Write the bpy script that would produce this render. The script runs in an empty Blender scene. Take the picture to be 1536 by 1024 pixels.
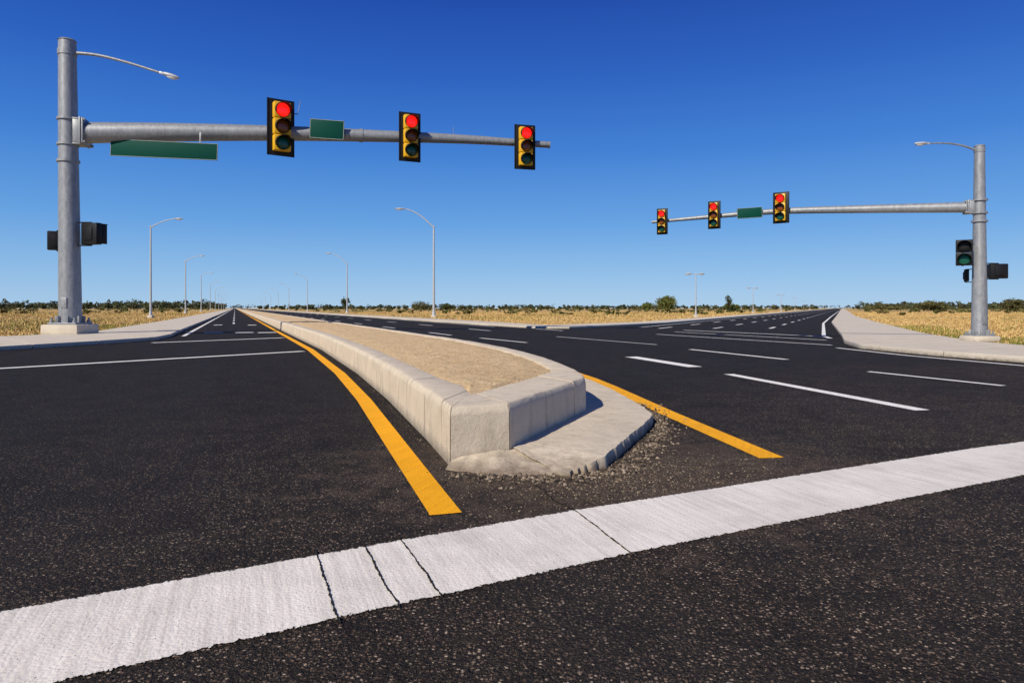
import bpy, bmesh, math, random
import numpy as np
from mathutils import Vector, Matrix, Euler
from mathutils import noise as mn
from mathutils.geometry import tessellate_polygon
random.seed(7); rng=np.random.default_rng(7)
scene=bpy.context.scene
EYE=1.2

# ------------------------------------------------------------------ node helpers
def new_mat(name):
    m=bpy.data.materials.new(name); m.use_nodes=True
    nt=m.node_tree; b=nt.nodes['Principled BSDF']
    return m,nt,b
def N(nt,t,**kw):
    n=nt.nodes.new(t)
    for k,v in kw.items():
        if k.startswith('_'): setattr(n,k[1:],v)
        else: n.inputs[k.replace('__',' ')].default_value=v
    return n
def L(nt,a,b): nt.links.new(a,b)
def ramp(nt,src,stops,interp='LINEAR'):
    r=nt.nodes.new('ShaderNodeValToRGB'); r.color_ramp.interpolation=interp
    e=r.color_ramp.elements
    while len(e)<len(stops): e.new(0.5)
    for i,(p,c) in enumerate(stops):
        e[i].position=p
        e[i].color=(c,c,c,1) if isinstance(c,(int,float)) else (*c,1)
    L(nt,src,r.inputs[0]); return r
def mix(nt,fac,a,b,mode='MIX'):
    m=nt.nodes.new('ShaderNodeMix'); m.data_type='RGBA'; m.blend_type=mode
    for s,i in ((fac,0),(a,6),(b,7)):
        if isinstance(s,(int,float)): m.inputs[i].default_value=s
        elif isinstance(s,tuple): m.inputs[i].default_value=(*s,1)
        else: L(nt,s,m.inputs[i])
    return m.outputs[2]
def math_(nt,op,a,b=None,clamp=False,c=0.):
    m=nt.nodes.new('ShaderNodeMath'); m.operation=op; m.use_clamp=clamp
    m.inputs[2].default_value=c
    for i,s in enumerate((a,b)):
        if s is None: continue
        if isinstance(s,(int,float)): m.inputs[i].default_value=s
        else: L(nt,s,m.inputs[i])
    return m.outputs[0]
def objco(nt): return nt.nodes.new('ShaderNodeTexCoord').outputs['Object']
def noise(nt,co,scale,detail=3,rough=.55):
    n=N(nt,'ShaderNodeTexNoise',Scale=scale,Detail=detail,Roughness=rough); L(nt,co,n.inputs['Vector']); return n.outputs['Fac']
def mapping(nt,co,scale=(1,1,1),rot=(0,0,0)):
    if any(rot):
        r=nt.nodes.new('ShaderNodeMapping'); r.inputs['Rotation'].default_value=rot; L(nt,co,r.inputs['Vector']); co=r.outputs[0]
    m=nt.nodes.new('ShaderNodeMapping'); m.inputs['Scale'].default_value=scale
    L(nt,co,m.inputs['Vector']); return m.outputs[0]
def bump(nt,b,h,strength,dist):
    n=N(nt,'ShaderNodeBump',Strength=strength,Distance=dist); L(nt,h,n.inputs['Height']); L(nt,n.outputs[0],b.inputs['Normal'])

# ------------------------------------------------------------------ materials
def mat_asphalt():
    m,nt,b=new_mat('asphalt'); co=objco(nt)
    v1=N(nt,'ShaderNodeTexVoronoi',Scale=62.); L(nt,co,v1.inputs['Vector'])
    v2=N(nt,'ShaderNodeTexVoronoi',Scale=145.); L(nt,co,v2.inputs['Vector'])
    s1=nt.nodes.new('ShaderNodeSeparateColor'); L(nt,v1.outputs['Color'],s1.inputs[0])
    s2=nt.nodes.new('ShaderNodeSeparateColor'); L(nt,v2.outputs['Color'],s2.inputs[0])
    big=noise(nt,co,.35,4,.6); mid=noise(nt,co,2.2,4,.65)
    sep=nt.nodes.new('ShaderNodeSeparateXYZ'); L(nt,co,sep.inputs[0])
    g=math_(nt,'MULTIPLY_ADD',sep.outputs[1],-.13,False,1.25)
    g=math_(nt,'ADD',g,math_(nt,'MULTIPLY',sep.outputs[0],.10))
    g=math_(nt,'ADD',g,math_(nt,'MULTIPLY',math_(nt,'SUBTRACT',big,.5),1.6),True)
    worn=math_(nt,'MULTIPLY_ADD',g,.58,True,.42)
    base=mix(nt,big,(.012,.0115,.0112),(.022,.020,.0185))
    base=mix(nt,math_(nt,'MULTIPLY',g,.7),base,(.036,.026,.018))
    st=ramp(nt,s1.outputs[0],[(0,(.008,.007,.006)),(.24,(.044,.031,.022)),(.46,(.115,.076,.050)),(.70,(.23,.155,.104)),(.88,(.46,.35,.25))],'CONSTANT')
    sm=ramp(nt,v1.outputs['Distance'],[(.30,1.),(.45,0.)])
    c=mix(nt,math_(nt,'MULTIPLY',sm.outputs[0],worn),base,st.outputs[0])
    st2=ramp(nt,s2.outputs[1],[(0,(.008,.008,.007)),(.58,(.06,.046,.036)),(.84,(.27,.21,.16))],'CONSTANT')
    sm2=ramp(nt,v2.outputs['Distance'],[(.3,1.),(.5,0.)])
    c=mix(nt,math_(nt,'MULTIPLY',sm2.outputs[0],math_(nt,'MULTIPLY',worn,.6)),c,st2.outputs[0])
    c=mix(nt,math_(nt,'MULTIPLY',ramp(nt,mid,[(.46,0.),(.62,1.)]).outputs[0],.45),c,(.010,.009,.0085))
    d=nt.nodes.new('ShaderNodeVectorMath'); d.operation='DISTANCE'; L(nt,mapping(nt,co,(.62,.8,1)),d.inputs[0]); d.inputs[1].default_value=(.46,4.1,0)
    dm=math_(nt,'MULTIPLY_ADD',d.outputs['Value'],-.85,False,1.30)
    dm=math_(nt,'MULTIPLY',math_(nt,'ADD',dm,math_(nt,'MULTIPLY',math_(nt,'SUBTRACT',noise(nt,co,4.,6,.78),.52),3.2),True),.66)
    c=mix(nt,dm,c,mix(nt,s2.outputs[0],(.055,.038,.026),(.22,.16,.11)))
    tr=noise(nt,mapping(nt,co,(1.2,.03,1),(0,0,-.386)),1.,3,.5)
    c=mix(nt,math_(nt,'MULTIPLY',ramp(nt,tr,[(.4,0.),(.7,1.)]).outputs[0],.28),c,(.036,.034,.032))
    L(nt,c,b.inputs['Base Color']); b.inputs['Roughness'].default_value=.85; b.inputs['Specular IOR Level'].default_value=.1
    hh=math_(nt,'SUBTRACT',1.,v1.outputs['Distance']); hh=math_(nt,'MULTIPLY',hh,math_(nt,'ADD',s1.outputs[2],.3))
    hh=math_(nt,'ADD',hh,math_(nt,'MULTIPLY',v2.outputs['Distance'],-.5))
    bump(nt,b,hh,1.,.011)
    return m
def mat_paint(name,col,col2,streak_rot,wear=1.,broad=30):
    m,nt,b=new_mat(name); co=objco(nt)
    n=noise(nt,mapping(nt,co,(broad,1.3,1),(0,0,streak_rot)),1.,4,.7)
    c=mix(nt,ramp(nt,n,[(.40,0.),(.66,1.)]).outputs[0],col,col2)
    n2=noise(nt,co,1.9,5,.65)
    c=mix(nt,math_(nt,'MULTIPLY',ramp(nt,n2,[(.42,0.),(.7,1.)]).outputs[0],.45*wear),c,tuple(x*.62 for x in col2))
    fine=noise(nt,co,110.,3,.7)
    c=mix(nt,math_(nt,'MULTIPLY',ramp(nt,fine,[(.54,0.),(.66,1.)]).outputs[0],.32*wear),c,tuple(x*.35 for x in col))
    L(nt,c,b.inputs['Base Color']); b.inputs['Roughness'].default_value=.75; b.inputs['Specular IOR Level'].default_value=.15
    v=N(nt,'ShaderNodeTexVoronoi',Scale=62.); L(nt,co,v.inputs['Vector'])
    bump(nt,b,math_(nt,'ADD',math_(nt,'MULTIPLY',v.outputs['Distance'],-.6),math_(nt,'MULTIPLY',n,.8)),.55,.006)
    uv=nt.nodes.new('ShaderNodeUVMap'); uv.uv_map='UVMap'; su=nt.nodes.new('ShaderNodeSeparateXYZ'); L(nt,uv.outputs[0],su.inputs[0])
    e=math_(nt,'MINIMUM',su.outputs[1],math_(nt,'SUBTRACT',1.,su.outputs[1]))
    en=noise(nt,co,45.,3,.7)
    thr=math_(nt,'MULTIPLY',math_(nt,'SUBTRACT',en,.36),.10*wear)
    edge=math_(nt,'LESS_THAN',e,thr)
    pit=math_(nt,'GREATER_THAN',noise(nt,co,120.,2,.5),.685)
    mask=math_(nt,'MAXIMUM',edge,pit)
    tb=nt.nodes.new('ShaderNodeBsdfTransparent'); mx=nt.nodes.new('ShaderNodeMixShader')
    out=nt.nodes['Material Output']
    L(nt,mask,mx.inputs[0]); L(nt,b.outputs[0],mx.inputs[1]); L(nt,tb.outputs[0],mx.inputs[2]); L(nt,mx.outputs[0],out.inputs[0])
    return m
def mat_concrete(name,a,bcol,dirt=.4,sc=1.,zr=(.05,.20),soil=(.15,.12,.09),soilk=.9):
    m,nt,b=new_mat(name); co=objco(nt)
    n=noise(nt,co,2.3*sc,5,.65); c=mix(nt,ramp(nt,n,[(.3,0.),(.7,1.)]).outputs[0],a,bcol)
    v=noise(nt,mapping(nt,co,(6*sc,6*sc,2.4*sc)),1.,6,.78)
    c=mix(nt,math_(nt,'MULTIPLY',ramp(nt,v,[(.50,0.),(.68,1.)]).outputs[0],dirt),c,tuple(x*.5 for x in a))
    f=noise(nt,co,150.,3,.7); c=mix(nt,math_(nt,'MULTIPLY',ramp(nt,f,[(.53,0.),(.68,1.)]).outputs[0],.45),c,tuple(x*.45 for x in a))
    sep=nt.nodes.new('ShaderNodeSeparateXYZ'); L(nt,co,sep.inputs[0])
    low=ramp(nt,math_(nt,'ADD',sep.outputs[2],math_(nt,'MULTIPLY',math_(nt,'SUBTRACT',noise(nt,co,9.,5,.75),.2),.16)),[(zr[0],1.),(zr[1],0.)])
    c=mix(nt,math_(nt,'MULTIPLY',low.outputs[0],soilk),c,soil)
    L(nt,c,b.inputs['Base Color']); b.inputs['Roughness'].default_value=.88; b.inputs['Specular IOR Level'].default_value=.15
    vv=N(nt,'ShaderNodeTexVoronoi',Scale=60.); L(nt,co,vv.inputs['Vector'])
    pit=ramp(nt,vv.outputs['Distance'],[(.0,0.),(.18,1.)])
    h=math_(nt,'ADD',math_(nt,'MULTIPLY',pit.outputs[0],.35),math_(nt,'ADD',noise(nt,co,22.,5,.7),math_(nt,'MULTIPLY',f,.4)))
    bump(nt,b,h,.75,.011)
    return m
def mat_steel():
    m,nt,b=new_mat('galvanised_steel'); co=objco(nt)
    n=noise(nt,mapping(nt,co,(3,3,1.)),3.,4,.7)
    c=mix(nt,ramp(nt,n,[(.3,0.),(.7,1.)]).outputs[0],(.22,.232,.245),(.36,.372,.383))
    v=N(nt,'ShaderNodeTexVoronoi',Scale=14.); L(nt,co,v.inputs['Vector'])
    s=nt.nodes.new('ShaderNodeSeparateColor'); L(nt,v.outputs['Color'],s.inputs[0])
    c=mix(nt,math_(nt,'MULTIPLY',s.outputs[0],.25),c,(.15,.16,.17))
    st=noise(nt,mapping(nt,co,(14,14,.5)),1.,4,.7)
    c=mix(nt,math_(nt,'MULTIPLY',ramp(nt,st,[(.55,0.),(.75,1.)]).outputs[0],.45),c,(.11,.11,.11))
    L(nt,c,b.inputs['Base Color']); b.inputs['Metallic'].default_value=.3; b.inputs['Roughness'].default_value=.5
    bump(nt,b,n,.15,.01)
    return m
def mat_plain(name,col,rough=.5,metal=0.,var=.25,spec=.4):
    m,nt,b=new_mat(name); co=objco(nt)
    n=noise(nt,co,5.,3,.6)
    c=mix(nt,math_(nt,'MULTIPLY',n,var),col,tuple(x*.5 for x in col))
    L(nt,c,b.inputs['Base Color']); b.inputs['Roughness'].default_value=rough; b.inputs['Metallic'].default_value=metal
    b.inputs['Specular IOR Level'].default_value=spec
    return m
def mat_lens(name,col,emit=None,es=0.):
    m,nt,b=new_mat(name); co=objco(nt)
    v=N(nt,'ShaderNodeTexVoronoi',Scale=28.); L(nt,co,v.inputs['Vector'])
    c=mix(nt,ramp(nt,v.outputs['Distance'],[(.1,0.),(.6,1.)]).outputs[0],col,tuple(x*.6 for x in col))
    L(nt,c,b.inputs['Base Color']); b.inputs['Roughness'].default_value=.25
    if emit: b.inputs['Emission Color'].default_value=(*emit,1); b.inputs['Emission Strength'].default_value=es
    return m
def mat_field():
    m,nt,b=new_mat('dry_grass_field'); co=objco(nt)
    n1=noise(nt,mapping(nt,co,(.02,.010,1)),1.,5,.65); n2=noise(nt,co,.22,5,.7); n3=noise(nt,co,5.,4,.75)
    c=mix(nt,ramp(nt,n2,[(.35,0.),(.65,1.)]).outputs[0],(.48,.31,.115),(.64,.445,.19))
    c=mix(nt,ramp(nt,n1,[(.52,0.),(.62,.75)]).outputs[0],c,(.17,.15,.045))
    c=mix(nt,ramp(nt,n3,[(.4,0.),(.75,.45)]).outputs[0],c,(.18,.115,.045))
    L(nt,c,b.inputs['Base Color']); b.inputs['Roughness'].default_value=.95; b.inputs['Specular IOR Level'].default_value=.05
    bump(nt,b,math_(nt,'ADD',n3,math_(nt,'MULTIPLY',n2,4.)),.6,.15)
    return m
def mat_sand():
    m,nt,b=new_mat('sandy_soil'); co=objco(nt)
    n1=noise(nt,co,1.8,5,.7); n2=noise(nt,co,34.,5,.8); n3=noise(nt,mapping(nt,co,(70,16,20),(0,0,.7)),1.,3,.7)
    c=mix(nt,ramp(nt,n1,[(.3,0.),(.7,1.)]).outputs[0],(.64,.45,.235),(.78,.575,.33))
    c=mix(nt,ramp(nt,n2,[(.46,0.),(.66,.8)]).outputs[0],c,(.32,.20,.095))
    c=mix(nt,ramp(nt,n3,[(.52,0.),(.66,.7)]).outputs[0],c,(.86,.68,.43))
    L(nt,c,b.inputs['Base Color']); b.inputs['Roughness'].default_value=.95; b.inputs['Specular IOR Level'].default_value=.08
    bump(nt,b,math_(nt,'ADD',n2,math_(nt,'MULTIPLY',n3,.6)),.9,.025)
    return m
def mat_vcol(name,rough=.9):
    m,nt,b=new_mat(name)
    a=nt.nodes.new('ShaderNodeVertexColor'); a.layer_name='Col'
    L(nt,a.outputs[0],b.inputs['Base Color']); b.inputs['Roughness'].default_value=rough; b.inputs['Specular IOR Level'].default_value=.1
    return m
ASPH=mat_asphalt()
WHITE=mat_paint('white_road_paint',(.82,.765,.675),(.66,.61,.53),-.37)
WHITE_T=mat_paint('white_line_paint',(.86,.83,.76),(.76,.73,.66),.4,.5)
YEL=mat_paint('yellow_road_paint',(.92,.42,.008),(.82,.36,.007),.36,.55)
CONC=mat_concrete('kerb_concrete',(.70,.60,.455),(.59,.50,.37),.55,zr=(.02,.17))
CONC3=mat_concrete('apron_concrete',(.68,.585,.445),(.56,.475,.355),.5,zr=(.06,.135),soil=(.19,.14,.095),soilk=.85)
CONC2=mat_concrete('pavement_concrete',(.66,.585,.465),(.56,.49,.385),.18,.4,zr=(.04,.12))
STEEL=mat_steel()
BLACK=mat_plain('black_polycarbonate',(.010,.010,.011),.5,spec=.25)
YHOUS=mat_plain('yellow_housing',(.82,.45,.015),.4,var=.3)
GREEN=mat_plain('green_sign_sheeting',(.002,.058,.040),.6,var=.15,spec=.1)
WEDGE=mat_plain('white_sign_border',(.42,.44,.42),.5)
LRED=mat_lens('red_lens',(.7,.01,.005),(1.,.012,.008),1.15)
LAMB=mat_lens('amber_lens_unlit',(.30,.075,.008))
LGRN=mat_lens('green_lens_unlit',(.004,.11,.065))
FIELD=mat_field(); SAND=mat_sand()
LAMPM=mat_plain('lamp_post_steel',(.48,.50,.51),.5,.2)
GLASS=mat_plain('lamp_glass',(.75,.76,.75),.25)
CRACK=mat_plain('crack_filler',(.03,.026,.022),.9,spec=.05)
STONE=mat_vcol('rubble_stone'); GRASSM=mat_vcol('dry_grass'); LEAF=mat_vcol('foliage'); BARK=mat_plain('bark',(.06,.045,.03),.9,spec=.1)

# ------------------------------------------------------------------ mesh builder
class MB:
    def __init__(s): s.v=[]; s.f=[]; s.m=[]; s.mats=[]
    def mi(s,mat):
        if mat not in s.mats: s.mats.append(mat)
        return s.mats.index(mat)
    def add(s,vs,fs,mat,M=None):
        o=len(s.v); i=s.mi(mat)
        for v in vs:
            v=Vector(v); s.v.append(tuple(M@v if M else v))
        for f in fs: s.f.append(tuple(o+k for k in f)); s.m.append(i)
    def box(s,c,size,mat,M=None,bev=0.01):
        bm=bmesh.new(); bmesh.ops.create_cube(bm,size=1)
        for v in bm.verts: v.co=Vector((v.co.x*size[0]+c[0],v.co.y*size[1]+c[1],v.co.z*size[2]+c[2]))
        if bev: bmesh.ops.bevel(bm,geom=bm.edges[:],offset=bev,segments=2,affect='EDGES',profile=.5)
        bm.verts.ensure_lookup_table()
        s.add([v.co for v in bm.verts],[[v.index for v in f.verts] for f in bm.faces],mat,M); bm.free()
    def tube(s,path,rad,mat,n=20,M=None,cap=True):
        P=[Vector(p) for p in path]
        if not hasattr(rad,'__len__'): rad=[rad]*len(P)
        vs=[];fs=[]; ref=None
        for i,p in enumerate(P):
            t=(P[min(i+1,len(P)-1)]-P[max(i-1,0)]).normalized()
            if ref is None: ref=Vector((0,0,1)) if abs(t.z)<.9 else Vector((1,0,0))
            u=(ref-t*ref.dot(t)).normalized(); w=t.cross(u)
            for k in range(n):
                a=2*math.pi*k/n
                vs.append(p+(u*math.cos(a)+w*math.sin(a))*rad[i])
        for i in range(len(P)-1):
            for k in range(n):
                k2=(k+1)%n
                fs.append((i*n+k,i*n+k2,(i+1)*n+k2,(i+1)*n+k))
        if cap:
            fs.append(tuple(range(n-1,-1,-1))); fs.append(tuple((len(P)-1)*n+k for k in range(n)))
        s.add(vs,fs,mat,M)
    def ell(s,c,r,mat,M=None,nu=16,nv=8):
        vs=[];fs=[]
        for j in range(nv+1):
            th=math.pi*j/nv
            for i in range(nu):
                ph=2*math.pi*i/nu
                vs.append((c[0]+r[0]*math.sin(th)*math.cos(ph),c[1]+r[1]*math.sin(th)*math.sin(ph),c[2]+r[2]*math.cos(th)))
        for j in range(nv):
            for i in range(nu):
                fs.append((j*nu+i,(j+1)*nu+i,(j+1)*nu+(i+1)%nu,j*nu+(i+1)%nu))
        s.add(vs,fs,mat,M)
    def obj(s,name,loc=(0,0,0),rotz=0,smooth=35):
        me=bpy.data.meshes.new(name); me.from_pydata(s.v,[],s.f)
        for m in s.mats: me.materials.append(m)
        me.polygons.foreach_set('material_index',s.m); me.validate(clean_customdata=False)
        if smooth:
            me.shade_smooth(); me.set_sharp_from_angle(angle=math.radians(smooth))
        me.update()
        o=bpy.data.objects.new(name,me); scene.collection.objects.link(o); o.location=loc; o.rotation_euler=(0,0,rotz)
        return o

def poly_sheet(name,pts,z,mat):
    tri=tessellate_polygon([[Vector((p[0],p[1],0)) for p in pts]])
    b=MB(); fs=[]
    for t in tri:
        a,c,d=[Vector((*pts[i],0)) for i in t]
        fs.append(t if (c-a).cross(d-a).z>0 else t[::-1])
    b.add([(p[0],p[1],z) for p in pts],fs,mat); return b.obj(name,smooth=0)

# ------------------------------------------------------------------ plan of the site (metres)
SL=-.406; SR=.484
kerb_l=[(-60,2),(-30,10),(-20,14.5),(-16,17),(-14.3,19),(-13.6,21.9),(-13.15,25.2),(-14.1,28.2),(-15.8,32.3),(-25,55),(-15.8+SL*467.7,500),(-15.8+SL*1467.7,1500)]
out_l =[(-62,9),(-32,17),(-23,21.5),(-20.6,23.2),(-19.6,25),(-19,27),(-18.7,29.5),(-19,31),(-20,33.6),(-28.6,55.6),(-19.4+SL*467.7,501),(-19.4+SL*1467.7,1501)]
kerb_m=[(1.24+SL*1460.4,1500),(1.24+SL*460.4,500),(-5,55),(.2,42.2),(1.3,40.0),(2.2,39.2),(3.3,39.4),(5.2,42),(7.4,45),(11.6,51.2),(11.6+.48*448.8,500),(707,1500)]
out_m =[(4.0+SL*1460.4,1501),(4.0+SL*460.4,501),(-2.6,56),(1.2,45.5),(1.9,43.8),(2.5,43.2),(2.9,43.6),(4,45.2),(5.7,47.6),(9.4,52.4),(9.2+.48*448.8,501),(704,1501)]
kerb_r=[(70,-3),(30,5.6),(18,8.7),(13.6,11.3),(11.5,14),(10.6,17),(10.25,20.1),(11.2,23.0),(13.8,28.6),(25,53.4),(44.9,94.5),(44.9+SR*405,500),(44.9+SR*1405,1500)]
out_r =[(71,2),(33,10),(21,13.6),(17.4,15.6),(15.3,17.8),(14.7,19.5),(14.9,21.6),(15.8,24.4),(17.6,29.2),(28,52.5),(47,93.5),(48+SR*405,499),(48+SR*1405,1499)]
outline=[(-60,-15),(75,-15)]+kerb_r+kerb_m[::-1]+kerb_l[::-1]
G=6000
b=MB(); n=24
vs=[(-G+2*G*i/n,-300+(G+300)*j/n,0) for j in range(n+1) for i in range(n+1)]
b.add(vs,[(j*(n+1)+i,j*(n+1)+i+1,(j+1)*(n+1)+i+1,(j+1)*(n+1)+i) for j in range(n) for i in range(n)],FIELD); b.obj('ground',smooth=0)
poly_sheet('road',outline,.004,ASPH)

# ------------------------------------------------------------------ lofted concrete blocks
def loft(name,O,I,prof,seglen,step,gap,mat,breaks=(),jit=.0):
    O=[Vector((*p,0)) for p in O]; I=[Vector((*p,0)) for p in I]
    cum=[0]
    for i in range(1,len(O)): cum.append(cum[-1]+max((O[i]-O[i-1]).length,.001))
    def ev(s):
        s=min(max(s,0),cum[-1]-1e-6)
        i=max(k for k in range(len(cum)) if cum[k]<=s+1e-9); i=min(i,len(cum)-2)
        t=(s-cum[i])/(cum[i+1]-cum[i]); return O[i].lerp(O[i+1],t),I[i].lerp(I[i+1],t)
    bk=[cum[i] for i in breaks]
    s=0; b=MB()
    while s<cum[-1]-.01:
        y=ev(s)[0].y; e=s+seglen(y)
        for q in bk:
            if s+.01<q<e+seglen(y)*.35: e=q; break
        e=min(e,cum[-1])
        ss=[s+gap/2]; st=step(y); k=max(1,round((e-s)/st))
        ss+=[s+(e-s)*j/k for j in range(1,k)]
        ss+=[c for c in cum if s+.02<c<e-.02]
        ss.append(e-gap/2); ss=sorted(set(ss))
        vs=[];fs=[];m=len(prof)
        bo=random.uniform(-.004,.004) if jit else 0
        for q in ss:
            o,i=ev(q)
            wid=(i-o).length
            for (u,z) in prof:
                uu=u if (u>.85 or wid<.34) else u*.31/wid
                p=o.lerp(i,uu); j=jit if z>0 and y<40 else 0
                ch=0
                if jit and y<14 and .36<z<.44 and u<.2: ch=-max(0,mn.noise(Vector((p.x*11,p.y*11,z*6)))-.18)*.05
                vs.append((p.x+random.uniform(-j,j),p.y+random.uniform(-j,j),z+ch+(bo+random.uniform(-j,j) if z>.02 else 0)))
        for a in range(len(ss)-1):
            for c in range(m-1):
                fs.append((a*m+c,a*m+c+1,(a+1)*m+c+1,(a+1)*m+c))
        fs.append(tuple(range(m))); fs.append(tuple((len(ss)-1)*m+c for c in range(m-1,-1,-1)))
        b.add(vs,fs,mat); s=e
    o=b.obj(name,smooth=0)
    bm=bmesh.new(); bm.from_mesh(o.data); bmesh.ops.recalc_face_normals(bm,faces=bm.faces[:]); bm.to_mesh(o.data); bm.free()
    o.data.shade_smooth(); o.data.set_sharp_from_angle(angle=math.radians(24 if jit else 38))
    return o
pv=[(0,-.01),(0,.10),(.012,.128),(.03,.135),(.08,.137),(.085,.134),(1,.137),(1,-.01)]
far=lambda y: 2.4 if y<90 else (8 if y<200 else 60)
for O,I in ((kerb_l,out_l),(kerb_m,out_m),(kerb_r,out_r)):
    loft('pavement',O,I,pv,far,lambda y:1.2 if y<90 else 60,.025,CONC2)

# median island
yl=[(-.383,3.96),(-.76,5.16),(-1.93,8.9),(-3.15,12.5),(-5.75,19.5),(-10.95,32.3)]
def ylx(y):
    ys=[p[1] for p in yl]; xs=[p[0] for p in yl]
    return float(np.interp(y,ys,xs)) if y<=32.3 else -10.95+SL*(y-32.3)
FAR=1400
Ol=[(ylx(y)+.31,y) for y in (FAR,500,150,70,45,32.3,25,19.5,16,12.5,10.5,8.9,7.2,6.2)]+[(-.47,5.16)]
Or=[(-.016,5.37),(.80,7.35),(.83,7.75),(.80,8.4),(.70,9.3),(.53,10.5),(.25,11.8),(-.10,13.2),(-1.25,16.6),(-2.7,20.2),(-5.2,26.4),(-10.1,38.4),(-10.1+SL*(70-38.4),70),(-10.1+SL*111.6,150),(-10.1+SL*461.6,500),(-10.1+SL*(FAR-38.4),FAR)]
ins=.31
Il=[(x+.93*ins,y+.37*ins) for x,y in Ol[:-3]]+[(ylx(7.2)+.31+.28,7.45),(ylx(6.2)+.31+.29,6.62),(-.36,6.02)]
Ir=[(-.32,6.0),(.43,7.98),(.47,8.25),(.455,8.65),(.38,9.35),(.23,10.4),(-.04,11.65),(-.38,13.0)]+[(x-.93*ins,y-.30*ins) for x,y in Or[8:]]
O=Ol+Or; I=Il+Ir
prof=[(0,-.01),(.012,.12),(.02,.25),(.028,.385),(.034,.397),(.09,.431),(.14,.443),(.20,.449),(.30,.451),(.93,.452),(.975,.447),(1,.42),(1,-.01)]
nl=len(Ol)
loft('median_kerb',O,I,prof,lambda y:.86 if y<60 else (4 if y<160 else 40),lambda y:.07 if y<14 else(.43 if y<60 else 40),.010,CONC,breaks=(nl-1,nl,nl+1),jit=.0008)
b=MB()
def ixr(y,lst):
    q=sorted(lst,key=lambda p:p[1]); return float(np.interp(y,[p[1] for p in q],[p[0] for p in q]))
ysn=[6.0]; y=6.0
while y<FAR:
    y+= .05 if y<16 else (.25 if y<45 else 12 if y<200 else 80); ysn.append(min(y,FAR))
nx=34; vs=[];fs=[]
for y in ysn:
    a=ixr(y,Il); c=max(ixr(y,Ir),a+.02)
    for i in range(nx+1):
        t=i/nx; x=a+(c-a)*t; ed=min(t,1-t)*2
        z=.425+.03*min(1,ed*3)+ (mn.noise(Vector((x*4,y*4,0)))*.016+mn.noise(Vector((x*11,y*11,0)))*.018+mn.noise(Vector((x*26,y*26,3)))*.016)*(1 if y<40 else 0)
        if y<6.4: z=min(z,.44)
        vs.append((x,y,z))
for j in range(len(ysn)-1):
    for i in range(nx): fs.append((j*(nx+1)+i,j*(nx+1)+i+1,(j+1)*(nx+1)+i+1,(j+1)*(nx+1)+i))
b.add(vs,fs,SAND); b.obj('sandy_soil',smooth=60)

# apron slab at island nose
ap=[(-.50,5.06,.006),(-.30,4.97,.008),(-.1,4.90,.010),(.15,4.87,.013),(.38,4.90,.03),(.60,5.03,.07),(.70,5.12,.090),(.83,5.45,.10),(1.05,6.0,.1),(1.26,6.5,.1),(1.40,6.88,.1),(1.46,7.15,.1),(1.47,7.6,.1),(1.42,8.47,.1),(1.33,9.5,.1),(1.20,10.5,.1),(.95,11.5,.1),(.4,12.6,.1)]
def dens(pts,st):
    r=[]
    for i in range(len(pts)-1):
        a=Vector(pts[i]);c=Vector(pts[i+1]); k=max(1,int((c-a).length/st))
        for j in range(k): r.append(a.lerp(c,j/k))
    r.append(Vector(pts[-1])); return r
D=dens(ap,.02)
inn=[(-.42,5.3),(-.1,5.45),(.1,5.9),(.5,6.9),(.7,7.5),(.7,8.5),(.6,9.5),(.4,10.5),(0,12),(-.1,13)]
inn=[Vector((*p,.1)) for p in inn]
cl=[0]
for i in range(1,len(inn)): cl.append(cl[-1]+(inn[i]-inn[i-1]).length)
vs=[];fs=[]; rows=22
for j,p in enumerate(D):
    t=max(0,min(1,(p.y-4.85)/(12.6-4.85)))**.9 if p.x>.3 else max(0,(p.x+.5)/9)
    t=max(t,(j/len(D))*.6 if p.x>.3 else 0)
    s=t*cl[-1]; k=max(i for i in range(len(cl)) if cl[i]<=s+1e-9); k=min(k,len(cl)-2)
    q=inn[k].lerp(inn[k+1],(s-cl[k])/(cl[k+1]-cl[k]))
    fl=min(1,max(0,(p.x-.35)/.35)); amp=3.8-2.8*fl
    nn=(mn.noise(p*6)*.016+mn.noise(p*19)*.011+mn.noise(p*45)*.008)*amp
    pp=Vector((p.x+nn*.6,p.y-nn,p.z))
    vs.append((pp.x+.012*(p.z>.03),pp.y-.012*(p.z>.03),-.005)); vs.append((pp.x+.004,pp.y-.004,max(p.z-.02,.004)))
    for r in range(rows+1):
        w=r/rows; e=pp.lerp(q,w)
        z=p.z+(.1-p.z)*min(1,w*1.15)
        vs.append((e.x,e.y,z+(mn.noise(Vector((e.x*9,e.y*9,0)))*.007+mn.noise(Vector((e.x*28,e.y*28,0)))*.004)*(1 if p.z<.09 else .4)))
m=rows+3
for j in range(len(D)-1):
    for r in range(m-1): fs.append((j*m+r,(j+1)*m+r,(j+1)*m+r+1,j*m+r+1))
b=MB(); b.add(vs,fs,CONC3); o=b.obj('concrete_apron',smooth=0)
bm=bmesh.new(); bm.from_mesh(o.data); bmesh.ops.recalc_face_normals(bm,faces=bm.faces[:])
if sum(f.normal.z for f in bm.faces)<0: bmesh.ops.reverse_faces(bm,faces=bm.faces[:])
bm.to_mesh(o.data); bm.free(); o.data.shade_smooth(); o.data.set_sharp_from_angle(angle=math.radians(40))

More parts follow.
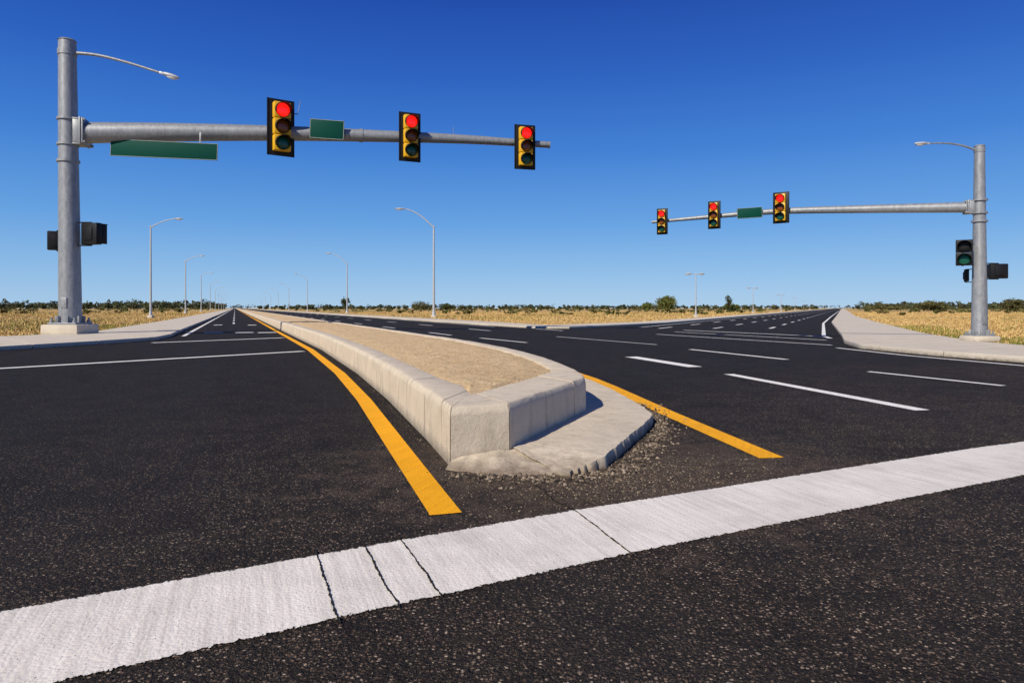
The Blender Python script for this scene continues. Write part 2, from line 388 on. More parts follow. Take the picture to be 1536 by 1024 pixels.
# ------------------------------------------------------------------ painted markings
class Rib:
    def __init__(s): s.v=[];s.f=[];s.uv=[]
    def line(s,pts,w,z=.009,st=1.0,jit=0,wob=0):
        P=dens([(p[0],p[1],0) for p in pts],st); d=0
        o=len(s.v); u=[]
        for i,p in enumerate(P):
            t=(P[min(i+1,len(P)-1)]-P[max(i-1,0)]).normalized(); nrm=Vector((-t.y,t.x,0))
            if i: d+=(P[i]-P[i-1]).length
            ww=w
            q=p+nrm*random.uniform(-jit,jit)
            if wob: q+=nrm*(mn.noise(p*6)*wob+mn.noise(p*20)*wob*.4)
            if jit: ww*=random.uniform(.3,1.6)
            s.v.append(tuple(q-nrm*ww/2+Vector((0,0,z)))); s.v.append(tuple(q+nrm*ww/2+Vector((0,0,z)))); u+= [(d,0),(d,1)]
        for i in range(len(P)-1):
            k=o+2*i; s.f.append((k,k+2,k+3,k+1)); s.uv+=[u[2*i],u[2*i+2],u[2*i+3],u[2*i+1]]
    def obj(s,name,mat):
        me=bpy.data.meshes.new(name); me.from_pydata(s.v,[],s.f); uv=me.uv_layers.new(name='UVMap')
        for i,c in enumerate(s.uv): uv.data[i].uv=c
        me.materials.append(mat); o=bpy.data.objects.new(name,me); scene.collection.objects.link(o); return o
r=Rib()
cen=[(-9,-1.62),(-5,.58),(-1.65,2.48),(-.8,2.97),(.49,3.69),(2.1,4.5),(4.1,5.5),(9,7.7)]
r.line(cen,.735,st=.5); r.obj('stop_line',WHITE)
r=Rib(); r.line([(p[0],p[1]) for p in yl]+[(-10.95+SL*120,152.3),(-10.95+SL*1000,1032.3)],.19,st=2.); r.obj('yellow_lane_line',YEL)
r=Rib(); r.line([(2.07,5.44),(1.77,7.78),(1.65,8.9),(1.49,10.4),(1.33,11.6),(.95,13.6),(.1,16.2),(-2.2,21.2),(-9.6,38.9),(-9.6+SL*120,158.9),(-9.6+SL*1000,1038.9)],.21,st=2.); r.obj('yellow_lane_line',YEL)
r=Rib()
r.line([(-12.6,12.2),(-10.1,13.55),(-5.78,18.9)],.26,st=2)
r.line([(-12.4,23.5),(-9.2,27.5)],.30,st=2)
X0=lambda off,y: off+SL*(y-32.3)
r.line([(X0(-15.3,29),29),(X0(-15.3,200),200),(X0(-15.3,1000),1000)],.16,st=20)
y=52
while y<600: r.line([(X0(-13.2,y),y),(X0(-13.2,y+4),y+4)],.17,st=4); y+=10.5
for off in (-14.6,-13.1,-12.0): r.line([(X0(off,33.2),33.2),(X0(off+.9,33.6),33.6)],.8,st=4)
for off in (-14.6,-12.2): r.line([(X0(off,48),48),(X0(off+.6,48.2),48.2)],1.3,st=4)
for off in (-3.6,.35,4.2):
    y=30 if off<0 else 36
    while y<600: r.line([(X0(off,y),y),(X0(off,y+3.4),y+3.4)],.16,st=4); y+=10.5
r.line([(X0(3.6,44),44),(X0(3.6,200),200),(X0(3.6,1000),1000)],.15,st=20)
r.line([(-1.28,27.3),(.5,23.6)],.16)
r.line([(2.92,16.75),(3.72,13.85)],.34)
r.line([(3.92,12.35),(4.8,7.98)],.20)
r.line([(6.71,12.85),(7.56,10.5)],.13)
r.line([(5.16,19.75),(6.38,15.85)],.17)
r.line([(1.87,28.6),(4.73,22.3)],.10)
r.line([(6.6,31.2),(10.3,22.0)],.15); r.line([(8.2,34.4),(11.7,25.4)],.15); r.line([(9.3,37.0),(13.2,28.6)],.24)
for off in (14.9,18.1,21.4):
    y=40
    while y<600:
        r.line([(off+SR*(y-53),y),(off+SR*(y-50),y+3)],.20,st=4); y+=8.5
r.line([(13.1+SR*(42-53),42),(13.1+SR*147,200),(13.1+SR*947,1000)],.14,st=20)
r.line([(12.6,27.0),(13.2,28.9),(24.4,53.5),(44.3,94.8),(44.3+SR*600,694)],.17,st=4)
r.line([(9.75,20.5),(9.95,17.2),(10.7,13.7),(12.9,10.7),(17.8,8.0),(30,4.9)],.15,st=1)
r.obj('lane_marking',WHITE_T)
r=Rib()
for a,c in (((-.975,3.38),(-.655,2.58)),((-.775,3.50),(-.450,2.72)),((-.59,3.56),(-.29,2.82)),((.36,4.06),(.585,3.29))):
    r.line([a,c],.0085,z=.0135,st=.012,jit=.0008,wob=.008)
r.line([(.17,4.62),(.22,4.42),(.26,4.25),(.36,4.06)],.012,z=.0085,st=.02,jit=.004,wob=.03)
r.line([(.585,3.29),(.66,3.05),(.83,2.8)],.006,z=.0085,st=.02,jit=.002,wob=.03)
r.obj('pavement_crack',CRACK)

def rocks(name,pts,mat):
    V=[];F=[];C=[]
    base=[(1,0,0),(-1,0,0),(0,1,0),(0,-1,0),(0,0,1),(0,0,-1)]; tf=[(0,2,4),(2,1,4),(1,3,4),(3,0,4),(2,0,5),(1,2,5),(3,1,5),(0,3,5)]
    for (x,y,z,s) in pts:
        o=len(V); a=random.uniform(0,6.28); sx,sy,sz=[s*random.uniform(.6,1.3) for _ in range(3)]
        for (p,q,t) in base:
            p+=random.uniform(-.35,.35); q+=random.uniform(-.35,.35); t+=random.uniform(-.3,.3)
            p*=sx;q*=sy;t*=sz*.7
            V.append((x+p*math.cos(a)-q*math.sin(a),y+p*math.sin(a)+q*math.cos(a),z+t+s*.25))
        g=random.choice([(.2,.155,.11),(.32,.25,.18),(.09,.07,.05),(.05,.042,.034),(.035,.03,.026),(.13,.10,.07)])
        for f in tf: F.append(tuple(o+k for k in f)); C+=[g]*3
    me=bpy.data.meshes.new(name); me.from_pydata(V,[],F)
    ca=me.color_attributes.new('Col','BYTE_COLOR','CORNER')
    ca.data.foreach_set('color',np.array([(*c,1) for c in C],dtype=np.float32).ravel())
    me.materials.append(mat); o=bpy.data.objects.new(name,me); scene.collection.objects.link(o)
pts=[]
path=dens([(-.45,4.93,0),(.1,4.82,0),(.5,4.90,0),(.75,5.05,0),(1.1,5.85,0),(1.45,6.8,0),(1.52,7.6,0),(1.45,8.6,0)],.02)
for _ in range(4600):
    p=random.choice(path); sp=abs(random.gauss(0,.12)); a=random.uniform(-2.2,.5)
    pts.append((p.x+math.cos(a)*sp,p.y+math.sin(a)*sp,.004,random.choice([.003,.004,.005,.007,.010,.014,.018]) ))
for _ in range(6500):
    pts.append((random.gauss(.8,.65),random.gauss(4.8,.5),.004,random.uniform(.002,.008)))
for _ in range(300):
    t=random.uniform(5.2,12); pts.append((ylx(t)+.27-abs(random.gauss(0,.03)),t,.004,random.uniform(.002,.007)))
for _ in range(9000):
    yy=random.uniform(1.7,9); pts.append((random.uniform(-.8,.8)*yy,yy,.004,random.uniform(.0018,.0042)))
def onbar(x,y):
    return abs(y-float(np.interp(x,[p[0] for p in cen],[p[1] for p in cen])))<.47
pts=[p for p in pts if not onbar(p[0],p[1])]
rocks('gravel',pts,STONE)

# ------------------------------------------------------------------ traffic lights
def traffic_light(loc,h,w,yaw,lit=True,nsec=3,plate=True,name='traffic_light',arm=True):
    b=MB()
    sec=h*.86/nsec
    if plate:
        b.box((0,0,0),(w,.03,h),BLACK,bev=.012)
        for sx in (-1,1): b.box((sx*(w/2-.012*h),-.02,0),(.02*h,.03,h*.985),BLACK,bev=.004)
    hw=w*.62; hd=.13*h
    for i in range(nsec):
        zc=h*.43-sec*(i+.5)
        b.box((0,-hd/2-.005,zc),(hw,hd,sec*.975),YHOUS if plate else BLACK,bev=.02*h)
        b.box((0,hd*.5,zc),(hw*.9,hd*.9,sec*.9),BLACK,bev=.02*h)
        R=min(hw*.47,sec*.44)
        col=[LRED if lit else LAMB,LAMB,LGRN][i] if nsec==3 else [BLACK,LGRN][i]
        yf=-hd-.006
        b.ell((0,0,0),(R*.95,R*.25,R*.95),col,Matrix.Translation((0,yf,zc)),nu=28,nv=12)
        b.tube([(0,yf+.005,zc),(0,yf-.03*h,zc)],[R*1.03,R*1.03],BLACK,n=28,cap=False)
        vs=[];fs=[];K=28; Lv=R*1.3
        for k in range(K+1):
            a=math.radians(-25)+math.radians(230)*k/K
            ca,sa=math.cos(a),math.sin(a)
            ln=Lv*(.32+.68*max(0,(sa+.45)/1.45))
            for rr in (R*1.06,R*.99):
                vs.append((rr*ca,yf,zc+rr*sa)); vs.append((rr*ca,yf-ln,zc+rr*sa-.03*h*(sa>0)*sa))
        for k in range(K):
            o=4*k
            fs+=[(o,o+4,o+5,o+1),(o+2,o+3,o+7,o+6),(o+1,o+5,o+7,o+3)]
        b.add(vs,fs,BLACK)
    if arm:
        b.box((0,.16*h,0),(.10*h,.2*h,.22*h),STEEL,bev=.01)
        b.tube([(0,.09*h,-.3*h),(0,.09*h,.3*h)],.018*h,STEEL,n=10)
        for s in (-1,1): b.box((0,.06*h,s*.3*h),(.06*h,.1*h,.03*h),STEEL,bev=.005)
    return b.obj(name,loc,yaw)
for (x,y,zc,h,w,yw) in ((-10.18,30.05,7.93,2.49,1.19,34),(-4.69,31.3,7.83,2.25,1.02,24),(.61,32.45,7.64,2.12,1.03,15),
                       (9.66,24.5,3.60,1.12,.56,-36),(7.53,25.4,3.46,1.03,.46,-31),(5.77,26.2,3.32,1.0,.42,-27)):
    traffic_light((x,y,zc+EYE),h,w,math.radians(yw))

# ------------------------------------------------------------------ signal masts
def cr(P,t):
    n=len(P)-1; i=min(int(t*n),n-1); u=t*n-i
    p0=P[max(i-1,0)];p1=P[i];p2=P[i+1];p3=P[min(i+2,n)]
    return .5*((2*p1)+(p2-p0)*u+(2*p0-5*p1+4*p2-p3)*u*u+(3*p1-p0-3*p2+p3)*u**3)
def mast(base,H,r0,r1,armpts,arm_r,lamp,name,ped,lean=0):
    b=MB(); x,y=base
    b.box((0,0,ped[1]/2-.01),(ped[0],ped[0],ped[1]+.02),CONC2,bev=.04)
    z0=ped[1]; k=r0/.43
    b.box((0,0,z0+.04*k),(r0*2.7,r0*2.7,.08*k),STEEL,bev=.01)
    for sx in (-1,1):
        for sy in (-1,1):
            b.tube([(sx*r0*1.1,sy*r0*1.1,z0),(sx*r0*1.1,sy*r0*1.1,z0+.28*k)],.045*k,STEEL,n=8)
            b.tube([(sx*r0*1.1,sy*r0*1.1,z0+.08*k),(sx*r0*1.1,sy*r0*1.1,z0+.17*k)],.085*k,STEEL,n=6)
    for a in range(8):
        an=math.pi/4*a+.39
        b.box((0,0,0),(r0*.32,.03,.30*k),STEEL,Matrix.Translation((math.cos(an)*r0*1.12,math.sin(an)*r0*1.12,z0+.2*k))@Matrix.Rotation(an,4,'Z'),bev=.005)
    lx=lambda z: lean*(z/H)
    b.tube([(0,0,z0+.05),(lx(H*.5),0,H*.5),(lx(H),0,H)],[r0,(r0+r1)/2,r1],STEEL,n=32)
    b.tube([(lx(H),0,H),(lx(H),0,H+.06*k)],[r1*1.08,r1*.9],STEEL,n=32)
    b.box((0,-r0*.97,z0+.9*k),(.24*k,.06,.45*k),STEEL,bev=.02)
    A=[Vector((p[0]-x,p[1]-y,p[2])) for p in armpts]
    d=(A[1]-A[0]); d.z=0; d.normalize(); ang=math.atan2(d.y,d.x)
    za=A[0].z; ra=arm_r[0]
    A[0].x+=lx(za)
    R0=Matrix.Translation((lx(za),0,za))@Matrix.Rotation(ang,4,'Z')
    for dz in (-1.2,1.2):
        b.tube([(lx(za),0,za+dz*ra-.05*k),(lx(za),0,za+dz*ra+.05*k)],[r0*.98,r0*.98],STEEL,n=32)
        b.box((r0*1.05,0,dz*ra),(r0*.9,ra*1.5,.05*k),STEEL,R0,bev=.01)
    b.box((r0*1.42,0,0),(.06*k,ra*2.4,ra*2.5),STEEL,R0,bev=.01)
    b.box((r0*1.62,0,0),(.06*k,ra*2.3,ra*2.4),STEEL,R0,bev=.01)
    for s in (-1,1):
        b.box((r0*1.05,s*ra*.7,0),(r0*.8,.05*k,ra*2.2),STEEL,R0,bev=.005)
        for q in (-1,1): b.tube([R0@Vector((r0*1.3,s*ra*1.0,q*ra*1.05)),R0@Vector((r0*1.85,s*ra*1.0,q*ra*1.05))],.06*k,STEEL,n=6)
    b.tube([(lx(za),0,za-ra*2.9),(lx(za),0,za-ra*2.9+.1*k)],r0*1.0,STEEL,n=32)
    A2=[A[0]+d*r0*1.6]+A[1:]
    path=[cr(A2,t/30) for t in range(31)]
    tot=(A2[-1]-A2[0]).length
    rr=[ra+(arm_r[1]-ra)*((p-A2[0]).length/tot) for p in path]
    b.tube(path,rr,STEEL,n=24)
    b.tube([path[-1],path[-1]+(path[-1]-path[-2]).normalized()*.05],[arm_r[1]*1.15]*2,STEEL,n=16)
    j=17; b.tube([path[j],path[j]+(path[j+1]-path[j])*.25],[rr[j]*1.09]*2,STEEL,n=24)
    P=[Vector(p)+Vector((lean,0,0)) for p in lamp['pts']]
    lp=[cr(P,t/16) for t in range(17)]
    b.tube(lp,[lamp['r']*(1-.4*t/16) for t in range(17)],STEEL,n=12)
    e=lp[-1]; dd=(lp[-1]-lp[-2]).normalized(); s=lamp['s']; an=math.atan2(dd.y,dd.x); pitch=-math.asin(dd.z)
    HM=Matrix.Translation(e+dd*s*.45)@Matrix.Rotation(an,4,'Z')@Matrix.Rotation(pitch,4,'Y')
    b.ell((0,0,.02*s),(s*.55,s*.19,s*.13),LAMPM,HM,nu=20,nv=10)
    b.ell((s*.08,0,-.05*s),(s*.33,s*.15,s*.12),GLASS,HM,nu=18,nv=8)
    b.box((-s*.5,0,.0),(s*.3,s*.16,s*.14),LAMPM,HM,bev=.02*s)
    b.tube([(lean,0,P[0].z-.12*k),(lean,0,P[0].z+.12*k)],r1*1.1,STEEL,n=24)
    return b.obj(name,(x,y,.1))
kz=.0279
mast((-18.5,28.6),12.27,.43,.33,
  [(-18.5,28.6,7.37+EYE-.1),(-14.5,29.47,7.58+EYE-.1),(-10.18,30.4,7.77+EYE-.1),(-6.3,31.25,7.87+EYE-.1),(-2.1,32.15,7.93+EYE-.1),(1.77,33.0,7.88+EYE-.1)],(.44,.15),
  dict(pts=[(.25,0,11.78),(1.2,.1,11.72),(2.4,.2,11.45),(3.85,.3,11.02)],r=.075,s=.72),'traffic_signal_mast',(1.5,.42),lean=-.13)
mast((15.27,22.3),6.38,.235,.15,
  [(15.27,22.3,3.31+EYE-.1),(12.26,23.6,3.42+EYE-.1),(9.66,24.7,3.50+EYE-.1),(7.53,25.6,3.43+EYE-.1),(5.49,26.5,3.34+EYE-.1)],(.175,.055),
  dict(pts=[(-.1,0,6.25),(-.55,0,6.40),(-1.1,0,6.48),(-1.72,0,6.47)],r=.035,s=.42),'traffic_signal_mast',(.82,.2))

def ped(loc,w,h,yaw,bracket,name='pedestrian_signal'):
    b=MB(); d=.55*w
    b.box((0,0,0),(w,d*.6,h),BLACK,bev=.05*w)
    b.box((0,-d*.33,0),(w*.9,.03,h*.9),BLACK,bev=.01)
    b.box((0,-d*.55,h*.46),(w*.98,d*.5,.03),BLACK,bev=.008)
    for s in (-1,1): b.box((s*w*.475,-d*.52,0),(.03,d*.42,h*.92),BLACK,bev=.008)
    for i in range(6): b.box((0,-d*.42,h*(-.38+.15*i)),(w*.88,.12*w,.012),BLACK,bev=0)
    b.box((0,d*.33,0),(w*.5,.05,h*.6),BLACK,bev=.01)
    Ri=Matrix.Rotation(-yaw,4,'Z')
    for sg in (1,-1):
        zt=sg*.53*h
        b.tube([(0,0,sg*.45*h),(0,0,zt)],.04*h,BLACK,n=10)
        b.tube([Ri@Vector((0,0,zt)),Ri@Vector((bracket[0],bracket[1],zt))],.035*h,BLACK,n=10)
    b.obj(name,loc,yaw)
ped((-18.5+(137-104)*kz,28.55,(505-351)*kz),.90,.90,math.radians(160),(-.62,.0))
ped((-18.5+(76-103)*kz,28.9,(505-360)*kz),.70,.80,math.radians(-150),(.5,-.2))
kr=.0218
ped((15.27+(1493-1468)*kr,22.2,(515-405)*kr),.52,.48,math.radians(170),(-.4,0))
ped((15.27-.26,22.6,(515-411)*kr),.24,.40,math.radians(60),(.2,-.2))
traffic_light((15.27+(1438-1467)*kr,22.1,(515-378)*kr),.98,.75,math.radians(-32),False,2,False,arm=False)
b=MB()
for zz in (.3,-.36): b.tube([(0,0,zz),(.55,.12,zz)],.03,BLACK,n=10)
b.tube([(0,0,-.42),(0,0,.40)],.03,BLACK,n=10)
b.obj('signal_bracket',(15.27+(1438-1467)*kr+.05,22.25,(515-378)*kr))

def sign(loc,w,h,yaw,hang=None,roll=0,name='street_name_sign'):
    b=MB()
    b.box((0,0,0),(w,.03,h),GREEN,bev=.006)
    t=.018*min(h,1)
    for s in (-1,1):
        b.box((0,-.018,s*(h/2-t*1.2)),(w-2*t,.006,t),WEDGE,bev=0)
        b.box((s*(w/2-t*1.2),-.018,0),(t,.006,h-4*t),WEDGE,bev=0)
    for s in (-1,1):
        if hang: b.box((s*w*.33,.03,h/2+hang/2-.06),(.07,.04,hang+.12),STEEL,bev=.005)
        b.box((s*w*.25,.03,0),(.06,.03,h*.8),STEEL,bev=.005)
    b.box((0,.045,h*.3),(w*.94,.03,.04),STEEL,bev=.005)
    if not hang: b.box((0,.12,0),(.12,.2,.2),STEEL,bev=.01)
    o=b.obj(name,loc,yaw); o.rotation_euler[1]=roll
sign((-14.77,29.0,6.72+EYE),4.42,.72,math.radians(4),hang=.45,roll=math.radians(1.8))
sign((-8.24,30.4,7.95+EYE),1.49,.86,math.radians(8),roll=math.radians(2.2))
sign((8.65,24.85,3.46+EYE),.87,.38,math.radians(-14),roll=math.radians(-2))
b=MB(); b.tube([(0,0,0),(0,0,.55)],.012,STEEL,n=6); b.box((0,0,.04),(.09,.09,.1),STEEL); b.obj('detector_antenna',(-2.75,31.95,7.92+EYE))
b=MB(); b.tube([(0,0,0),(.15,0,.65)],.012,STEEL,n=6); b.tube([(-.9,0,.05),(-.5,0,.14),(0,0,.05)],.02,STEEL,n=6); b.obj('detector_antenna',(-9.6,30.5,8.35+EYE+.25))

# ------------------------------------------------------------------ street lamps
def lamp(x,y,H,arms,r=.14,rise=1.0):
    b=MB()
    b.box((0,0,.15),(.6,.6,.3),CONC2,bev=.04); b.box((0,0,.33),(.45,.45,.05),LAMPM,bev=.01)
    b.tube([(0,0,.3),(0,0,.8)],[r*1.5,r*1.15],LAMPM,n=14)
    b.tube([(0,0,.3),(0,0,H)],[r,r*.62],LAMPM,n=14); b.tube([(0,0,H),(0,0,H+.1)],[r*.8,r*.3],LAMPM,n=14)
    for (dx,dy,l) in arms:
        P=[Vector((dx*l*t,dy*l*t,H-.1+rise*(math.sin(t*math.pi/2)))) for t in [i/10 for i in range(11)]]
        b.tube(P,[r*.5*(1-.35*i/10) for i in range(11)],LAMPM,n=10)
        e=P[-1]; HM=Matrix.Translation(e+Vector((dx*.35,dy*.35,0)))@Matrix.Rotation(math.atan2(dy,dx),4,'Z')
        s=max(.55,l*.22)
        b.ell((0,0,.02),(s*.85,.2,.11),LAMPM,HM,nu=14,nv=8); b.ell((s*.1,0,-.05),(s*.5,.16,.1),GLASS,HM,nu=12,nv=6)
    b.obj('street_lamp',(x,y,0))
for Y in (82,140,205,281,352,430,515,610,720): lamp(-43.4+SL*(Y-82),Y,11.0,[(1,0,3.0)],r=.14,rise=1.0)
for Y in (82,149,238,330,425,530,640,760): lamp(-9.4-.397*(Y-82),Y,11.0,[(-1,0,3.7)],r=.16,rise=2.2)
for Y in (88,150,229,310,400,500): lamp(23.7+.472*(Y-88),Y,5.6,[(-1,0,.6),(1,0,.35)],r=.09,rise=.1)

# ------------------------------------------------------------------ vegetation
def fbounds(Yv):
    xl=np.interp(Yv,[p[1] for p in out_l],[p[0] for p in out_l])
    lm=out_m[:6][::-1]; rm=out_m[5:]
    x1=np.interp(Yv,[p[1] for p in lm],[p[0] for p in lm]); x2=np.interp(Yv,[p[1] for p in rm],[p[0] for p in rm])
    rr=out_r[4:]; xr=np.interp(Yv,[p[1] for p in rr],[p[0] for p in rr])
    return xl,x1,x2,xr
def infield(X,Y,mg=.15):
    xl,x1,x2,xr=fbounds(Y)
    return ((X<xl-mg)&(Y>17))|((X>x1+mg)&(X<x2-mg)&(Y>43.4))|((X>xr+mg)&(Y>17.5))
def colour_mesh(name,V,F,C,mat):
    me=bpy.data.meshes.new(name)
    nv=len(V); nf=len(F); k=F.shape[1]
    me.vertices.add(nv); me.vertices.foreach_set('co',V.astype(np.float32).ravel())
    me.loops.add(nf*k); me.loops.foreach_set('vertex_index',F.astype(np.int32).ravel())
    me.polygons.add(nf); me.polygons.foreach_set('loop_start',np.arange(0,nf*k,k,dtype=np.int32)); me.polygons.foreach_set('loop_total',np.full(nf,k,dtype=np.int32))
    me.update(calc_edges=True)
    ca=me.color_attributes.new('Col','FLOAT_COLOR','POINT')
    ca.data.foreach_set('color',np.concatenate([C,np.ones((nv,1))],1).astype(np.float32).ravel())
    me.materials.append(mat); o=bpy.data.objects.new(name,me); scene.collection.objects.link(o); return o
n=100000
Yr=17+ (rng.random(n)**2.2)*180
ratio=rng.uniform(-.86,.86,n); Xr=ratio*Yr
ok=infield(Xr,Yr); Xr=Xr[ok];Yr=Yr[ok]; n=len(Xr)
bl=4
X=np.repeat(Xr,bl)+rng.normal(0,.05,n*bl)*np.repeat(1+Yr/40,bl); Y=np.repeat(Yr,bl)+rng.normal(0,.05,n*bl)*np.repeat(1+Yr/40,bl)
nb=len(X)
hgt=rng.uniform(.03,.13,nb)*(1+Y/160); wd=rng.uniform(.008,.02,nb)*(1+Y/30)
patch=np.sin(X*.23+1.3)*np.cos(Y*.17)+np.sin(X*.07-Y*.05)
hgt*= 1+.4*patch
an=rng.uniform(0,np.pi*2,nb); lean=rng.uniform(.0,1.1,nb)*hgt; la=rng.uniform(0,np.pi*2,nb)
V=np.zeros((nb,3,3)); V[:,0]=np.stack([X-np.cos(an)*wd,Y-np.sin(an)*wd,np.zeros(nb)],1); V[:,1]=np.stack([X+np.cos(an)*wd,Y+np.sin(an)*wd,np.zeros(nb)],1)
V[:,2]=np.stack([X+np.cos(la)*lean,Y+np.sin(la)*lean,hgt],1)
gold=np.array([.56,.36,.13]); straw=np.array([.68,.49,.22]); olive=np.array([.15,.165,.03]); brown=np.array([.28,.17,.065])
rnd=rng.random((nb,1)); C=gold*(1-rnd)+straw*rnd
xl,x1,x2,xr=fbounds(Y)
nearr=((X>xr)&(X<xr+2.8)&(Y<45)); nearl=((X<xl)&(X>xl-2)&(Y<60))
pg=.06+.3*(patch>.9)+.6*nearr+.25*nearl
gm=rng.random(nb)<pg; C[gm]=olive*rng.uniform(.8,1.7,(gm.sum(),1))
bmk=rng.random(nb)<.16; C[bmk]=brown
colour_mesh('dry_grass',V.reshape(-1,3),np.arange(nb*3).reshape(-1,3),np.repeat(C,3,0),GRASSM)

def leaves(centers,radii,cnt,size,cols):
    Vs=[];Cs=[]
    for (c,r,k) in zip(centers,radii,cnt):
        nc=max(4,int(k/26)); d=rng.normal(0,1,(nc,3)); d/=np.linalg.norm(d,axis=1)[:,None]; cc=d*rng.uniform(.25,.85,(nc,1))
        crr=rng.uniform(.22,.45,nc); tone=rng.uniform(.55,1.35,nc)
        ci=rng.integers(0,nc,k); p=rng.normal(0,1,(k,3)); p/=np.linalg.norm(p,axis=1)[:,None]; p=cc[ci]+p*crr[ci][:,None]*rng.uniform(.5,1,(k,1))
        pos=np.array(c)+p*np.array(r); pos[:,2]=np.maximum(pos[:,2],.05)
        s=size*rng.uniform(.6,1.4,(k,1))
        u=rng.normal(0,1,(k,3)); u/=np.linalg.norm(u,axis=1)[:,None]; w=rng.normal(0,1,(k,3)); w-=u*(u*w).sum(1)[:,None]; w/=np.linalg.norm(w,axis=1)[:,None]
        q=np.stack([pos-u*s,pos+w*s*.6,pos+u*s,pos-w*s*.6],1); Vs.append(q.reshape(-1,3))
        base=np.array(cols[rng.integers(0,len(cols))]); col=base*tone[ci][:,None]*rng.uniform(.8,1.25,(k,1)); Cs.append(np.repeat(col,4,0))
    return np.concatenate(Vs),np.concatenate(Cs)
greens=[(.065,.075,.025),(.08,.085,.03),(.055,.065,.022),(.10,.095,.038)]
cen2=[];rad=[];cnt=[]
def addt(px,Y,hh,ww,k):
    cen2.append(((px)/1024*Y,Y,hh*.48)); rad.append((ww/2,ww/2,hh*.55)); cnt.append(k)
for i in range(1250):
    px=rng.uniform(-900,900); Y=rng.uniform(560,900)
    X=px/1024*Y
    if not infield(np.array([X]),np.array([Y]),6)[0]: continue
    if -400<px<520:
        if rng.random()<.45: continue
        hh=rng.uniform(2.0,4.8)*(Y/700)
    elif px<-400: hh=rng.uniform(5,9.8)*(Y/700)
    else: hh=rng.uniform(4,8.2)*(Y/700)
    if rng.random()<.06: hh*=1.35
    addt(px,Y,hh,hh*rng.uniform(1.,2.2),60)
for i in range(420):
    addt(rng.uniform(-900,900),rng.uniform(1550,1700),rng.uniform(6,12),rng.uniform(14,30),45)
V,C=leaves(cen2,rad,cnt,1.1,greens)
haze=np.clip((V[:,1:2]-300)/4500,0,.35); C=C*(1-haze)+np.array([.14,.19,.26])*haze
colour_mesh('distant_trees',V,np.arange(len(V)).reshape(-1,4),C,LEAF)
cen2=[];rad=[];cnt=[]
for i in range(520):
    px=rng.uniform(-800,800); Y=rng.uniform(110,480); X=px/1024*Y
    if not infield(np.array([X]),np.array([Y]),3)[0]: continue
    hh=rng.uniform(.4,1.1)*(1+Y/600); addt(px,Y,hh,hh*rng.uniform(1.5,4.5),36)
V,C=leaves(cen2,rad,cnt,.28,[(.10,.10,.03),(.15,.125,.045),(.07,.08,.022)])
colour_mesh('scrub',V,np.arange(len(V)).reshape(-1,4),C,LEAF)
def tree(px,Y,hh,ww,name,k,size=.2,cols=greens):
    x=px/1024*Y
    V,C=leaves([(0,0,hh*.55)],[(ww/2,ww/2,hh*.47)],[k],size,cols)
    o=colour_mesh(name,V,np.arange(len(V)).reshape(-1,4),C,LEAF); o.location=(x,Y,0)
    b=MB()
    b.tube([(0,0,-.1),(.05,0,hh*.3),(0,.05,hh*.7)],[.05*hh*.6,.03*hh,.012*hh],BARK,n=8)
    for a in range(6):
        an=a*1.05; b.tube([(0,0,hh*(.15+.05*a)),(math.cos(an)*ww*.18,math.sin(an)*ww*.18,hh*(.35+.05*a)),(math.cos(an)*ww*.36,math.sin(an)*ww*.36,hh*(.5+.06*a))],[.02*hh,.014*hh,.006*hh],BARK,n=6)
    t=b.obj('trunk'); t.parent=o
br=[(.11,.13,.03),(.14,.15,.04)]
tree(1000-768,200,5.0,6.6,'bush',2600,cols=br,size=.22)
tree(971-768,215,3.2,4.6,'bush',1200,cols=br)
tree(1093-768,200,5.0,3.0,'small_tree',500)
tree(1097-768,205,2.6,6.0,'bush',1200,cols=br)
tree(632-768,260,4.0,8.5,'bush',1600)
tree(518-768,330,7.0,4.5,'small_tree',700,size=.35)
tree(668-768,300,3.2,7,'bush',900,size=.3)
tree(1400-768,230,3.8,12,'bush',2200,size=.3)
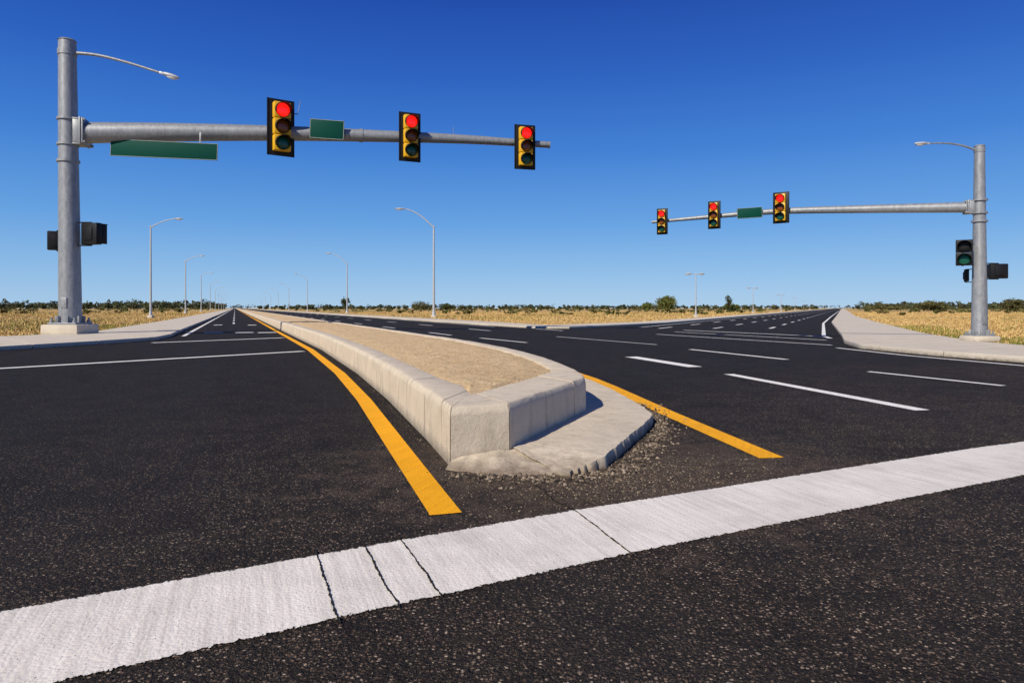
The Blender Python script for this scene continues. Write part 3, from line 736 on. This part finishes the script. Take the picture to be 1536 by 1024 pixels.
tree(1335-768,260,3.0,18,'bush',1800,size=.3)
tree(1520-768,220,4.2,9,'bush',1800,size=.3)

# ------------------------------------------------------------------ light, sky, camera
el=math.radians(38); sh=Vector((.60,.80)); sh.normalize()
d=Vector((sh.x*math.cos(el),sh.y*math.cos(el),-math.sin(el)))
su=bpy.data.lights.new('sun','SUN'); su.energy=5.0; su.angle=math.radians(.5); su.color=(1,.925,.80)
so=bpy.data.objects.new('sun',su); scene.collection.objects.link(so); so.rotation_euler=d.to_track_quat('-Z','Y').to_euler()
w=bpy.data.worlds.new('World'); scene.world=w; w.use_nodes=True; nt=w.node_tree
bg=nt.nodes['Background']; sky=nt.nodes.new('ShaderNodeTexSky'); sky.sky_type='NISHITA'; sky.sun_disc=False
sky.sun_elevation=el; sky.sun_rotation=math.atan2(-sh.x,-sh.y); sky.air_density=1.0; sky.dust_density=.2; sky.ozone_density=2.0; sky.altitude=300
tc=nt.nodes.new('ShaderNodeTexCoord'); sp=nt.nodes.new('ShaderNodeSeparateXYZ'); L(nt,tc.outputs['Generated'],sp.inputs[0])
rp=ramp(nt,sp.outputs[2],[(0,(.36,.58,.83)),(.05,(.24,.48,.81)),(.12,(.11,.34,.76)),(.22,(.036,.20,.66)),(.32,(.013,.11,.53)),(.42,(.004,.058,.40)),(1.,(.004,.028,.19))])
sc=nt.nodes.new('ShaderNodeVectorMath'); sc.operation='SCALE'; sc.inputs[3].default_value=10.; L(nt,rp.outputs[0],sc.inputs[0])
L(nt,mix(nt,.9,sky.outputs[0],sc.outputs[0]),bg.inputs[0]); bg.inputs[1].default_value=.1
cam=bpy.data.cameras.new('camera'); co=bpy.data.objects.new('camera',cam); scene.collection.objects.link(co); scene.camera=co
co.location=(0,0,EYE); co.rotation_euler=(math.radians(90),0,0); cam.lens=24; cam.sensor_width=36; cam.shift_y=-50/1536; cam.clip_end=12000; cam.clip_start=.05
scene.view_settings.view_transform='Standard'; scene.view_settings.look='None'; scene.view_settings.exposure=0
